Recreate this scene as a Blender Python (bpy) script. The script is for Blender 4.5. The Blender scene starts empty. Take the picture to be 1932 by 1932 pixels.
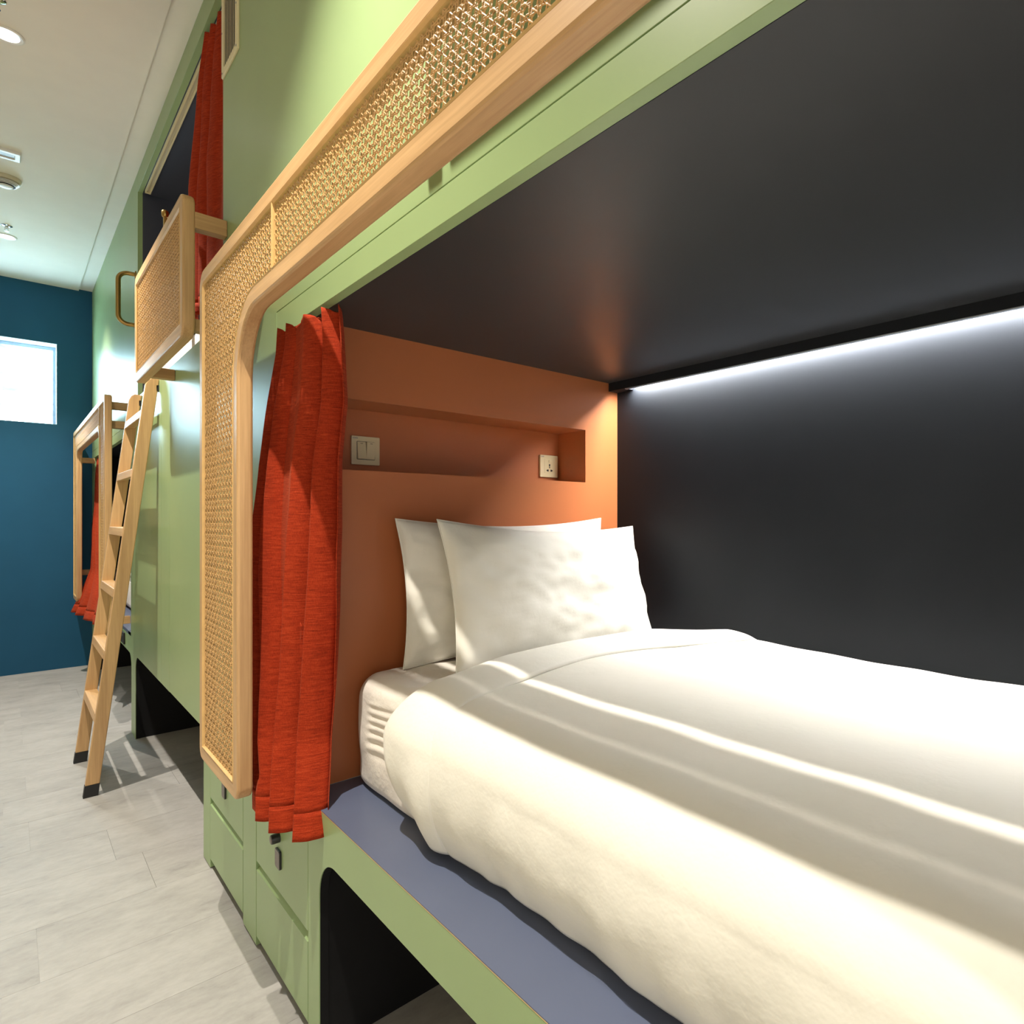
import bpy, bmesh, math, random
import numpy as np
from mathutils import Vector, Euler, noise as mnoise

S = bpy.context.scene
COL = S.collection
H = 1.325                       # eye height above the floor; heights below are given relative to the lens

# ------------------------------------------------------------------ camera
cam_d = bpy.data.cameras.new('camera')
cam = bpy.data.objects.new('camera', cam_d)
COL.objects.link(cam)
cam.location = (0, 0, H)
cam.rotation_euler = (math.pi / 2, 0, -0.78220)
cam_d.sensor_fit = 'HORIZONTAL'
cam_d.sensor_width = 36.0
cam_d.lens = 36.0 * 1155.83 / 1932
cam_d.shift_x = -(1160.93 - 966) / 1932
cam_d.shift_y = (974.85 - 966) / 1932
cam_d.clip_start = 0.02
S.camera = cam

# ------------------------------------------------------------------ world, exposure
S.view_settings.view_transform = 'Standard'
S.view_settings.look = 'None'
S.view_settings.exposure = 0.2
S.view_settings.gamma = 1.0
S.view_settings.use_curve_mapping = False
w = bpy.data.worlds.new('hall_ambient')
S.world = w
w.use_nodes = True
w.node_tree.nodes['Background'].inputs[0].default_value = (1.0, 0.97, 0.93, 1)
w.node_tree.nodes['Background'].inputs[1].default_value = 1.6
SPOT_W = 320.0
SPOT_COL = (1.0, 0.93, 0.80)
LED_STRENGTH = 300.0
WINDOW_STRENGTH = 18.0

# ------------------------------------------------------------------ materials
def new_mat(name):
    m = bpy.data.materials.new(name)
    m.use_nodes = True
    nt = m.node_tree
    return m, nt, nt.nodes['Principled BSDF']

def ramp(nt, fac, stops):
    r = nt.nodes.new('ShaderNodeValToRGB')
    el = r.color_ramp.elements
    while len(el) < len(stops):
        el.new(0.5)
    for e, (p, c) in zip(el, stops):
        e.position = p
        e.color = (*c, 1)
    nt.links.new(fac, r.inputs[0])
    return r.outputs[0]

def coords(nt, scale=(1, 1, 1), kind='Object'):
    t = nt.nodes.new('ShaderNodeTexCoord')
    mp = nt.nodes.new('ShaderNodeMapping')
    mp.inputs['Scale'].default_value = scale
    nt.links.new(t.outputs[kind], mp.inputs[0])
    return mp.outputs[0]

def noise(nt, vec, scale, detail=4, rough=0.55):
    n = nt.nodes.new('ShaderNodeTexNoise')
    n.inputs['Scale'].default_value = scale
    n.inputs['Detail'].default_value = detail
    n.inputs['Roughness'].default_value = rough
    nt.links.new(vec, n.inputs['Vector'])
    return n.outputs['Fac']

def bump(nt, bs, h, strength, dist=0.001):
    b = nt.nodes.new('ShaderNodeBump')
    b.inputs['Strength'].default_value = strength
    b.inputs['Distance'].default_value = dist
    nt.links.new(h, b.inputs['Height'])
    nt.links.new(b.outputs[0], bs.inputs['Normal'])

def plain(name, c, rough=0.5, metal=0.0, spec=0.5, var=0.06, nscale=6, coat=0.0):
    m, nt, bs = new_mat(name)
    f = noise(nt, coords(nt), nscale, 3)
    lo = tuple(x * (1 - var) for x in c)
    hi = tuple(min(1, x * (1 + var)) for x in c)
    nt.links.new(ramp(nt, f, [(0.3, lo), (0.7, hi)]), bs.inputs['Base Color'])
    bs.inputs['Roughness'].default_value = rough
    bs.inputs['Metallic'].default_value = metal
    bs.inputs['Specular IOR Level'].default_value = spec
    bs.inputs['Coat Weight'].default_value = coat
    bs.inputs['Coat Roughness'].default_value = 0.15
    return m

def emit(name, c, s):
    m, nt, bs = new_mat(name)
    bs.inputs['Base Color'].default_value = (0.8, 0.8, 0.8, 1)
    bs.inputs['Emission Color'].default_value = (*c, 1)
    bs.inputs['Emission Strength'].default_value = s
    return m

def wood(name, axis, c0, c1, rough=0.42):
    m, nt, bs = new_mat(name)
    sc = [26, 26, 26]
    sc['XYZ'.index(axis)] = 1.3
    v = coords(nt, tuple(sc))
    f = noise(nt, v, 1.6, 6, 0.62)
    v2 = coords(nt, tuple(x * (5 if x > 2 else 2.2) for x in sc))
    f2 = noise(nt, v2, 2.0, 3)
    mx = nt.nodes.new('ShaderNodeMix')
    mx.data_type = 'FLOAT'
    mx.inputs[0].default_value = 0.3
    nt.links.new(f, mx.inputs[2])
    nt.links.new(f2, mx.inputs[3])
    mid = tuple((a + b) / 2 for a, b in zip(c0, c1))
    nt.links.new(ramp(nt, mx.outputs[0], [(0.30, c0), (0.5, mid), (0.68, c1)]), bs.inputs['Base Color'])
    bs.inputs['Roughness'].default_value = rough
    bump(nt, bs, f2, 0.10, 0.0006)
    return m

M = {}
M['green'] = plain('green_laminate', (0.295, 0.41, 0.195), 0.36, var=0.03, nscale=3)
M['green_edge'] = plain('green_cut_edge', (0.36, 0.48, 0.17), 0.5, var=0.03)
M['charcoal'] = plain('charcoal_laminate', (0.0150, 0.0172, 0.0215), 0.42, var=0.10, nscale=2, spec=0.10)
M['charcoal_lit'] = plain('charcoal_laminate_bounce_lit', (0.027, 0.029, 0.033), 0.40, var=0.08, nscale=2, spec=0.30)  # same laminate as the walls, bounce from the bed lightened into its colour
M['graphite'] = plain('graphite_blue_laminate', (0.050, 0.056, 0.082), 0.42, var=0.06, nscale=2)
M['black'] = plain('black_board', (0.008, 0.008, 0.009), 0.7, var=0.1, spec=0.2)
M['slate'] = plain('slate_blue_laminate', (0.098, 0.118, 0.190), 0.38, var=0.04, nscale=4)
M['orange'] = plain('terracotta_laminate', (0.46, 0.148, 0.052), 0.42, var=0.03, nscale=2)
M['blue'] = plain('petrol_blue_paint', (0.010, 0.085, 0.175), 0.6, var=0.05, nscale=3, spec=0.3)
M['white'] = plain('white_ceiling_paint', (0.86, 0.84, 0.78), 0.8, var=0.015, spec=0.2)
M['offwall'] = plain('pale_wall_paint', (0.80, 0.74, 0.60), 0.75, var=0.02, spec=0.2)
M['wood_y'] = wood('ash_wood_lengthwise', 'Y', (0.45, 0.252, 0.108), (0.70, 0.44, 0.215))
M['wood_z'] = wood('ash_wood_upright', 'Z', (0.45, 0.252, 0.108), (0.70, 0.44, 0.215))
M['wood_x'] = wood('ash_wood_crosswise', 'X', (0.42, 0.24, 0.10), (0.63, 0.39, 0.185))
M['cane'] = plain('rattan_cane', (0.56, 0.33, 0.135), 0.36, var=0.20, nscale=60)
M['bead'] = plain('cane_spline', (0.66, 0.42, 0.17), 0.45, var=0.08, nscale=30)
M['brass'] = plain('aged_brass', (0.42, 0.27, 0.09), 0.33, metal=1.0, var=0.10, nscale=20)
M['cream'] = plain('cream_plastic', (0.78, 0.69, 0.44), 0.35, var=0.03)
M['cream_dark'] = plain('cream_plastic_worn', (0.60, 0.55, 0.40), 0.35, var=0.03)
M['whiteplastic'] = plain('white_plastic', (0.80, 0.80, 0.78), 0.35, var=0.02)
M['greyplastic'] = plain('grey_plastic', (0.33, 0.33, 0.34), 0.4, var=0.03)
M['ink'] = plain('blue_grey_ink', (0.10, 0.12, 0.22), 0.6, var=0.02)
M['rubber'] = plain('black_rubber', (0.014, 0.014, 0.016), 0.6, var=0.1)
M['lockblack'] = plain('black_lock_metal', (0.018, 0.018, 0.02), 0.35, var=0.05, spec=0.6)
M['lockface'] = plain('bronze_grey_plate', (0.20, 0.165, 0.15), 0.38, metal=0.6, var=0.1, nscale=80)
M['chrome'] = plain('chrome', (0.75, 0.75, 0.75), 0.12, metal=1.0, var=0.02)
M['alu'] = plain('aluminium_lip', (0.40, 0.42, 0.48), 0.35, metal=0.5, var=0.02)
M['led'] = emit('led_light', (1.0, 0.97, 0.91), LED_STRENGTH)
M['lampglow'] = emit('downlight_glow', (1.0, 0.97, 0.92), 6.0)

def linen(name, c, bstr=0.25, fold=6.0):
    m, nt, bs = new_mat(name)
    v = coords(nt)
    f = noise(nt, v, fold, 5, 0.6)
    f2 = noise(nt, v, 420, 2)
    nt.links.new(ramp(nt, f, [(0.3, tuple(x * 0.97 for x in c)), (0.7, c)]), bs.inputs['Base Color'])
    bs.inputs['Roughness'].default_value = 0.75
    bs.inputs['Specular IOR Level'].default_value = 0.25
    bs.inputs['Sheen Weight'].default_value = 0.15
    b1 = nt.nodes.new('ShaderNodeBump')
    b1.inputs['Strength'].default_value = bstr
    b1.inputs['Distance'].default_value = 0.02
    nt.links.new(f, b1.inputs['Height'])
    b2 = nt.nodes.new('ShaderNodeBump')
    b2.inputs['Strength'].default_value = 0.05
    b2.inputs['Distance'].default_value = 0.001
    nt.links.new(f2, b2.inputs['Height'])
    nt.links.new(b1.outputs[0], b2.inputs['Normal'])
    nt.links.new(b2.outputs[0], bs.inputs['Normal'])
    return m
M['linen'] = linen('white_cotton', (0.84, 0.82, 0.76))
M['sheet'] = linen('white_fitted_sheet', (0.82, 0.77, 0.72), 0.35, 9)

def curtain_mat():
    m, nt, bs = new_mat('rust_red_slub_cloth')
    v = coords(nt, (30, 30, 330))
    f = noise(nt, v, 1.0, 3, 0.6)
    v3 = coords(nt, (900, 900, 160))
    f3 = noise(nt, v3, 1.0, 2, 0.5)
    mx = nt.nodes.new('ShaderNodeMix')
    mx.data_type = 'FLOAT'
    mx.inputs[0].default_value = 0.4
    nt.links.new(f, mx.inputs[2])
    nt.links.new(f3, mx.inputs[3])
    nt.links.new(ramp(nt, mx.outputs[0], [(0.30, (0.17, 0.013, 0.003)), (0.52, (0.33, 0.028, 0.006)), (0.74, (0.49, 0.064, 0.017))]), bs.inputs['Base Color'])
    bs.inputs['Roughness'].default_value = 0.85
    bs.inputs['Specular IOR Level'].default_value = 0.15
    bs.inputs['Sheen Weight'].default_value = 0.12
    bs.inputs['Sheen Tint'].default_value = (1, 0.35, 0.2, 1)
    bump(nt, bs, mx.outputs[0], 0.5, 0.0012)
    return m
M['curtain'] = curtain_mat()

def floor_mat():
    m, nt, bs = new_mat('stone_look_vinyl')
    oi = nt.nodes.new('ShaderNodeObjectInfo')
    geo = nt.nodes.new('ShaderNodeNewGeometry')
    comb = nt.nodes.new('ShaderNodeVectorMath')
    comb.operation = 'MULTIPLY_ADD'
    rnd = nt.nodes.new('ShaderNodeCombineXYZ')
    for i in range(3):
        nt.links.new(oi.outputs['Random'], rnd.inputs[i])
    nt.links.new(rnd.outputs[0], comb.inputs[0])
    comb.inputs[1].default_value = (3, 3, 3)
    nt.links.new(geo.outputs['Position'], comb.inputs[2])
    mp = nt.nodes.new('ShaderNodeMapping')
    mp.inputs['Scale'].default_value = (1.6, 3.2, 1)
    nt.links.new(comb.outputs[0], mp.inputs[0])
    f = noise(nt, mp.outputs[0], 2.2, 8, 0.66)
    f2 = noise(nt, mp.outputs[0], 14, 5, 0.7)
    mx = nt.nodes.new('ShaderNodeMix')
    mx.data_type = 'FLOAT'
    mx.inputs[0].default_value = 0.35
    nt.links.new(f, mx.inputs[2])
    nt.links.new(f2, mx.inputs[3])
    nt.links.new(ramp(nt, mx.outputs[0], [(0.30, (0.225, 0.213, 0.205)), (0.42, (0.325, 0.310, 0.300)), (0.56, (0.385, 0.368, 0.357)), (0.72, (0.44, 0.424, 0.415))]), bs.inputs['Base Color'])
    bs.inputs['Roughness'].default_value = 0.48
    bs.inputs['Specular IOR Level'].default_value = 0.4
    bump(nt, bs, f2, 0.12, 0.001)
    return m
M['floor'] = floor_mat()

# ------------------------------------------------------------------ object helpers
def wloc(o):
    v = Vector((0, 0, 0))
    while o is not None:
        v = v + o.location
        o = o.parent
    return v

def mesh_obj(name, verts, faces, mat, parent=None, smooth=False, midx=None):
    """verts: world positions with z relative to the lens."""
    off = wloc(parent) if parent else Vector((0, 0, 0))
    vs = np.asarray(verts, float).reshape(-1, 3) + np.array([0, 0, H]) - np.array(off)
    me = bpy.data.meshes.new(name)
    me.from_pydata(vs.tolist(), [], faces)
    mats = mat if isinstance(mat, (list, tuple)) else [mat]
    for m_ in mats:
        me.materials.append(m_)
    if midx is not None:
        me.polygons.foreach_set('material_index', midx)
    if smooth:
        me.polygons.foreach_set('use_smooth', [True] * len(me.polygons))
    me.update()
    o = bpy.data.objects.new(name, me)
    COL.objects.link(o)
    if parent:
        o.parent = parent
    return o

def thing(name, label, cat, loc, group=None):
    o = bpy.data.objects.new(name, None)
    COL.objects.link(o)
    o.empty_display_size = 0.05
    o.location = (loc[0], loc[1], loc[2] + H)
    return tag(o, label, cat, group)

def tag(o, label, cat, group=None):
    o['label'] = label
    o['category'] = cat
    if group:
        o['group'] = group
    return o

def structure(name, loc=(0, 0, 0)):
    o = bpy.data.objects.new(name, None)
    COL.objects.link(o)
    o.empty_display_size = 0.05
    o.location = (loc[0], loc[1], loc[2] + H)
    o['kind'] = 'structure'
    return o

def bev(o, width, seg=2):
    md = o.modifiers.new('edge', 'BEVEL')
    md.width = width
    md.segments = seg
    md.limit_method = 'ANGLE'
    md.angle_limit = math.radians(40)
    return o

BOXF = [(0, 3, 2, 1), (4, 5, 6, 7), (0, 1, 5, 4), (1, 2, 6, 5), (2, 3, 7, 6), (3, 0, 4, 7)]
def box(name, x0, x1, y0, y1, z0, z1, mat, parent=None, b=0.0, seg=2):
    v = [(x0, y0, z0), (x1, y0, z0), (x1, y1, z0), (x0, y1, z0), (x0, y0, z1), (x1, y0, z1), (x1, y1, z1), (x0, y1, z1)]
    o = mesh_obj(name, v, BOXF, mat, parent)
    if b:
        bev(o, b, seg)
    return o

def prism_yz(name, loop, x0, x1, mat, parent=None, b=0.0):
    """outline in (y, z), extruded in x."""
    bm = bmesh.new()
    off = wloc(parent) if parent else Vector((0, 0, 0))
    A = [bm.verts.new(Vector((x0, y, z + H)) - off) for y, z in loop]
    B = [bm.verts.new(Vector((x1, y, z + H)) - off) for y, z in loop]
    n = len(loop)
    fa = bm.faces.new(A)
    fb = bm.faces.new(B[::-1])
    for i in range(n):
        j = (i + 1) % n
        bm.faces.new((A[j], A[i], B[i], B[j]))
    bm.normal_update()
    bmesh.ops.triangulate(bm, faces=[fa, fb])
    bmesh.ops.recalc_face_normals(bm, faces=bm.faces[:])
    me = bpy.data.meshes.new(name)
    bm.to_mesh(me)
    bm.free()
    me.materials.append(mat)
    o = bpy.data.objects.new(name, me)
    COL.objects.link(o)
    if parent:
        o.parent = parent
    if b:
        bev(o, b)
    return o

def rounded(pts, radii, n=8):
    """closed outline through corner points with rounded corners; same count for same input structure."""
    out = []
    N = len(pts)
    for i, (p, r) in enumerate(zip(pts, radii)):
        p = np.array(p, float)
        a = np.array(pts[i - 1], float) - p
        c = np.array(pts[(i + 1) % N], float) - p
        a /= np.linalg.norm(a)
        c /= np.linalg.norm(c)
        if r <= 1e-6:
            out += [tuple(p)] * (n + 1)
            continue
        cen = p + (a + c) * r
        s, e = p + a * r - cen, p + c * r - cen
        for k in range(n + 1):
            t = k / n * math.pi / 2
            out.append(tuple(cen + s * math.cos(t) + e * math.sin(t)))
    return out

def lathe(name, prof, mat, parent, center, axis='Z', n=24, smooth=True):
    """prof: (radius, along-axis) list."""
    vs, fs = [], []
    for r, h in prof:
        for k in range(n):
            t = 2 * math.pi * k / n
            a, b_ = r * math.cos(t), r * math.sin(t)
            p = {'Z': (a, b_, h), 'X': (h, a, b_), 'Y': (a, h, b_)}[axis]
            vs.append((center[0] + p[0], center[1] + p[1], center[2] + p[2]))
    m_ = len(prof)
    for i in range(m_ - 1):
        for k in range(n):
            l = (k + 1) % n
            fs.append((i * n + k, i * n + l, (i + 1) * n + l, (i + 1) * n + k))
    fs.append(tuple(range(n))[::-1])
    fs.append(tuple((m_ - 1) * n + k for k in range(n)))
    o = mesh_obj(name, vs, fs, mat, parent, smooth)
    bm = bmesh.new()
    bm.from_mesh(o.data)
    bmesh.ops.recalc_face_normals(bm, faces=bm.faces[:])
    bm.to_mesh(o.data)
    bm.free()
    if smooth:
        o.data.set_sharp_from_angle(angle=math.radians(40))
    return o

def tube(name, path, r, mat, parent, n=12):
    P = [Vector(p) for p in path]
    vs, fs = [], []
    up = Vector((0.0, 1.0, 0.0))
    for i, p in enumerate(P):
        t = (P[min(i + 1, len(P) - 1)] - P[max(i - 1, 0)]).normalized()
        u = t.cross(up)
        if u.length < 1e-4:
            u = t.cross(Vector((1, 0, 0)))
        u.normalize()
        v = t.cross(u).normalized()
        for k in range(n):
            a = 2 * math.pi * k / n
            vs.append(p + u * (r * math.cos(a)) + v * (r * math.sin(a)))
    for i in range(len(P) - 1):
        for k in range(n):
            l = (k + 1) % n
            fs.append((i * n + k, i * n + l, (i + 1) * n + l, (i + 1) * n + k))
    fs.append(tuple(range(n)))
    fs.append(tuple((len(P) - 1) * n + k for k in range(n))[::-1])
    return mesh_obj(name, [tuple(v) for v in vs], fs, mat, parent, True)

def slab_parts(parent, name, specs, mat, b=0.0012):
    for s in specs:
        box(name, *s, mat, parent, b)

# ------------------------------------------------------------------ key planes (metres)
XF, XF2 = 0.544, 0.567          # front and back of the green laminate boards
XB = 1.700                      # back wall of the bunks
YH = 1.700                      # headboard face
ZB = -0.716                     # bench top
ZC = 0.516                      # bunk ceiling
FL = -1.325                     # floor
ZT = 2.000                      # ceiling
YE = 7.20                       # blue end wall
XW0, XW1 = 0.414, 0.4505         # cane screens front and back
XL = -1.02                      # corridor wall opposite
YN = -2.6                       # end of the modelled corridor behind the lens

# ------------------------------------------------------------------ floor
fl = structure('floor', (0, 0, FL))
box('underlay', XL, 1.72, YN, YE, FL - 0.03, FL - 0.003, M['floor'], fl)
ROW, LEN, J = 0.323, 0.62, 0.0004
y = 2.387 - ROW * 16
row = 0
tile_cache = {}
offs = [-0.011, 0.067, -0.24, 0.30, 0.067]
while y < YE - 0.01:
    x = offs[row % 5] - LEN * 3
    while x < 1.70:
        a, b_ = max(x, XL), min(x + LEN, 1.70)
        c, d = max(y, YN), min(y + ROW, YE)
        if b_ - a > 0.02 and d - c > 0.02:
            key = (round(b_ - a, 3), round(d - c, 3))
            if key in tile_cache:
                o = bpy.data.objects.new('tile', tile_cache[key])
                COL.objects.link(o)
                o.parent = fl
                o.location = (a, c, 0)
            else:
                wx, wy = b_ - a - J, d - c - J
                vs = [(J, J, -0.004), (wx, J, -0.004), (wx, wy, -0.004), (J, wy, -0.004), (J, J, 0), (wx, J, 0), (wx, wy, 0), (J, wy, 0)]
                me = bpy.data.meshes.new('tile')
                me.from_pydata(vs, [], BOXF)
                me.materials.append(M['floor'])
                tile_cache[key] = me
                o = bpy.data.objects.new('tile', me)
                COL.objects.link(o)
                o.parent = fl
                o.location = (a, c, 0)
        x += LEN
    y += ROW
    row += 1

# ------------------------------------------------------------------ ceiling, walls
ce = structure('ceiling', (0, 0, ZT))
box('ceiling_board', XL - 0.1, 0.453, YN, YE + 0.1, ZT, ZT + 0.06, M['white'], ce)
tr = box('trim_1', 0.440, 0.60, YN, YE + 0.1, ZT + 0.014, ZT + 0.06, M['white'])
tr['kind'] = 'structure'
wl = box('wall_left', XL - 0.1, XL, YN, YE + 0.1, FL - 0.05, ZT + 0.05, M['offwall'])
wl['kind'] = 'structure'

WX0, WX1, WZ0, WZ1 = -0.50, 0.312, 0.800, 1.502
we = structure('wall_end', (0, YE, FL))
box('wall_board', XL - 0.1, WX0, YE, YE + 0.24, FL - 0.05, ZT + 0.06, M['blue'], we)
box('wall_board', WX1, 1.8, YE, YE + 0.24, FL - 0.05, ZT + 0.06, M['blue'], we)
box('wall_board', WX0, WX1, YE, YE + 0.24, FL - 0.05, WZ0, M['blue'], we)
box('wall_board', WX0, WX1, YE, YE + 0.24, WZ1, ZT + 0.06, M['blue'], we)

def window():
    t = structure('window_1', (WX0, YE + 0.2, WZ0))
    f = M['whiteplastic']
    y0, y1 = YE + 0.16, YE + 0.20
    # painted reveal lining
    rv = plain('reveal_paint', (0.42, 0.55, 0.62), 0.5, var=0.02)
    box('reveal_top', WX0, WX1, YE + 0.002, YE + 0.22, WZ1 - 0.004, WZ1 - 0.0005, rv, t)
    box('reveal_side', WX1 - 0.004, WX1 - 0.0005, YE + 0.002, YE + 0.22, WZ0, WZ1 - 0.004, rv, t)
    box('reveal_side', WX0 + 0.0005, WX0 + 0.004, YE + 0.002, YE + 0.22, WZ0, WZ1 - 0.004, rv, t)
    box('sill', WX0, WX1, YE + 0.002, YE + 0.22, WZ0 + 0.0005, WZ0 + 0.004, rv, t)
    box('frame_rail', WX0 + 0.004, WX1 - 0.004, y0, y1, WZ1 - 0.034, WZ1 - 0.004, M['alu'], t, 0.002)
    box('frame_rail', WX0 + 0.004, WX1 - 0.004, y0, y1, WZ0 + 0.004, WZ0 + 0.02, M['alu'], t, 0.002)
    box('frame_stile', WX0 + 0.004, WX0 + 0.022, y0, y1, WZ0 + 0.02, WZ1 - 0.034, M['alu'], t, 0.002)
    box('frame_stile', WX1 - 0.022, WX1 - 0.004, y0, y1, WZ0 + 0.02, WZ1 - 0.034, M['alu'], t, 0.002)
    # frosted louvre panes lit by the daylight outside
    m, nt, bs = new_mat('daylit_frosted_glass')
    v = coords(nt, (2.2, 1, 7), 'Object')
    n = noise(nt, v, 1.6, 3)
    col = ramp(nt, n, [(0.40, (0.018, 0.046, 0.052)), (0.49, (0.50, 0.82, 1.0)), (0.6, (0.70, 0.91, 1.0))])
    nt.links.new(col, bs.inputs['Emission Color'])
    bs.inputs['Emission Strength'].default_value = WINDOW_STRENGTH
    bs.inputs['Roughness'].default_value = 0.3
    bs.inputs['Base Color'].default_value = (0.7, 0.85, 0.9, 1)
    k = 5
    hz = (WZ1 - 0.036 - WZ0 - 0.022) / k
    for i in range(k):
        z0 = WZ0 + 0.022 + i * hz
        vs = []
        for dy in (0, 0.006):
            for (xx, zz, yy) in ((WX0 + 0.023, z0, 0.005), (WX1 - 0.023, z0, 0.005), (WX1 - 0.023, z0 + hz + 0.004, 0.03), (WX0 + 0.023, z0 + hz + 0.004, 0.03)):
                vs.append((xx, YE + 0.162 + yy + dy, zz))
        mesh_obj('glass_pane', vs, [(0, 1, 2, 3), (7, 6, 5, 4), (0, 4, 5, 1), (1, 5, 6, 2), (2, 6, 7, 3), (3, 7, 4, 0)], m, t)
window()

# ------------------------------------------------------------------ green cladding of the bunk row
wr = structure('wall_right', (XF, 0, FL))
G = M['green']
UO0, UO1, UZ0, UZ1 = 2.518, 4.510, 0.700, 1.900     # upper opening
g = 0.0008
# panel over and beyond the near bunk
prism_yz('wall_panel', [(YN, 0.581), (1.9135, 0.581), (1.9135, -0.824), (2.822, -0.824), (3.5225, -0.824), (3.5225, UZ0), (UO0, UZ0), (UO0, UZ1), (UO0, ZT + 0.013), (YN, ZT + 0.013)], XF, XF2, G, wr, 0.0008)
# panel under the upper opening, ending in the leg between the two underbed spaces
R1 = 0.085
cut = [(3.5245, -0.826), (3.5245, UZ0), (3.742, UZ0), (3.742, -0.826)]
prism_yz('wall_panel', cut, XF, XF2, G, wr, 0.0008)
arc = [(4.60 - R1 + R1 * math.sin(t), -0.826 - R1 + R1 * math.cos(t)) for t in np.linspace(0, math.pi / 2, 9)]
arc2 = [(4.765 + R1 - R1 * math.cos(t), -0.845 - R1 + R1 * math.sin(t)) for t in np.linspace(0, math.pi / 2, 9)]
prism_yz('wall_panel', [(3.744, -0.826)] + arc + [(4.60, FL + 0.001), (4.765, FL + 0.001)] + arc2 + [(4.90, -0.845), (4.90, ZB - 0.001), (4.787, ZB - 0.001), (4.787, 0.579), (4.787, UZ0), (3.744, UZ0)], XF, XF + 0.003, G, wr)
prism_yz('panel_backing', [(3.744, -0.826)] + arc + [(4.60, FL + 0.001), (4.765, FL + 0.001)] + arc2 + [(4.90, -0.845), (4.90, ZB - 0.001), (4.787, ZB - 0.001), (4.787, 0.579), (4.787, UZ0), (3.744, UZ0)], XF + 0.0031, XF2, M['black'], wr)
# blank panel above the far bunk, beyond the upper opening
prism_yz('wall_panel', [(UO1, UZ0 + 0.001), (4.787, UZ0 + 0.001), (4.787, 0.581), (YE, 0.581), (YE, ZT + 0.013), (UO1, ZT + 0.013)], XF, XF2, G, wr, 0.0008)
# header over the upper opening
box('wall_panel', XF, XF2, UO0 + 0.001, UO1 - 0.001, UZ1, ZT + 0.013, G, wr, 0.0008)
# end stile beside the blue wall
box('wall_panel', XF, XF2, 7.02, YE - 0.001, FL + 0.001, 0.579, G, wr, 0.0008)

# ------------------------------------------------------------------ near lower bunk
def near_bunk():
    t = thing('bunk_bed', 'built-in lower bunk in the foreground with slate bench edge, terracotta headboard and dark lining', 'bunk bed', (XF, 0.7, FL))
    Y0 = -0.42
    box('bench_top', XF, XB, Y0, YH, ZB - 0.0022, ZB, M['slate'], t)
    box('bench_board', XF2, XB, Y0, YH, ZB - 0.022, ZB - 0.0023, M['charcoal'], t)
    box('edge_strip', XF - 0.0002, XF + 0.002, Y0, YH, ZB - 0.0034, ZB - 0.0023, M['bead'], t)
    R = 0.10
    a = [(1.58 - R + R * math.sin(q), -0.828 - R + R * math.cos(q)) for q in np.linspace(0, math.pi / 2, 12)]
    a2 = [(-0.25 + R - R * math.cos(q), -0.828 - R + R * math.sin(q)) for q in np.linspace(0, math.pi / 2, 12)]
    prism_yz('front_panel', [(Y0, FL + 0.001), (-0.25, FL + 0.001)] + a2 + a + [(1.58, FL + 0.001), (1.656, FL + 0.001), (1.656, -0.824), (1.9115, -0.824), (1.9115, ZB - 0.0225), (1.6995, ZB - 0.0225), (1.6995, ZB - 0.0035), (Y0, ZB - 0.0035)], XF + 0.0004, XF + 0.003, G, t)
    prism_yz('panel_backing', [(Y0, FL + 0.001), (-0.25, FL + 0.001)] + a2 + a + [(1.58, FL + 0.001), (1.656, FL + 0.001), (1.656, ZB - 0.0225), (Y0, ZB - 0.0225)], XF + 0.0031, XF2, M['black'], t)
    # opening surround: header board and stile
    prism_yz('opening_trim', [(Y0, ZC), (YH - 0.005, ZC), (YH - 0.005, ZB + 0.0005), (YH + 0.001, ZB + 0.0005), (YH + 0.001, ZB - 0.0215), (1.9115, ZB - 0.0215), (1.9115, 0.579), (Y0, 0.579)], XF, XF2, G, t, 0.0008)
    # headboard with its long recess
    nx0, nx1, nz0, nz1, nd = 0.615, 1.532, 0.128, 0.323, 1.860
    x0, x1, z0, z1 = XF2, XB, ZB + 0.0003, ZC
    vs = [(x0, YH, z0), (x1, YH, z0), (x1, YH, z1), (x0, YH, z1),
          (nx0, YH, nz0), (nx1, YH, nz0), (nx1, YH, nz1), (nx0, YH, nz1),
          (nx0, nd, nz0), (nx1, nd, nz0), (nx1, nd, nz1), (nx0, nd, nz1)]
    fs = [(0, 1, 5, 4), (1, 2, 6, 5), (2, 3, 7, 6), (3, 0, 4, 7), (4, 5, 9, 8), (5, 6, 10, 9), (6, 7, 11, 10), (7, 4, 8, 11), (8, 9, 10, 11)]
    mesh_obj('headboard', vs, fs, M['orange'], t)
    box('ceiling_panel', XF2 + 0.0005, XB, Y0, YH, ZC, ZC + 0.022, M['charcoal_lit'], t)
    box('back_panel', XB, XB + 0.02, Y0, YH + 0.2, FL, ZC + 0.022, M['charcoal'], t)
    box('foot_panel', XF2, XB, Y0 - 0.02, Y0, FL, ZC + 0.022, M['charcoal'], t)
    # pelmet hiding the light strip
    prism = [(1.652, ZC), (1.664, ZC), (1.664, 0.484), (1.652, 0.484)]
    box('valance', 1.652, 1.664, Y0, 1.6995, 0.484, ZC - 0.0003, M['charcoal'], t, 0.0006)
    box('valance_end', 1.664, XB - 0.0005, 1.612, 1.6995, 0.484, ZC - 0.0003, M['charcoal'], t, 0.0006)
    box('valance_lip', 1.6525, 1.6635, Y0, 1.612, 0.4808, 0.4838, M['alu'], t)
    box('light_strip', 1.670, 1.690, Y0 + 0.01, 1.608, 0.500, 0.506, M['led'], t)
    # dark lining of the space underneath
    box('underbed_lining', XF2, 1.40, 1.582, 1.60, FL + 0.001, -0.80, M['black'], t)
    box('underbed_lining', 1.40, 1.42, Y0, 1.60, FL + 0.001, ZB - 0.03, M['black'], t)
    return t
near_bunk()

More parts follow.
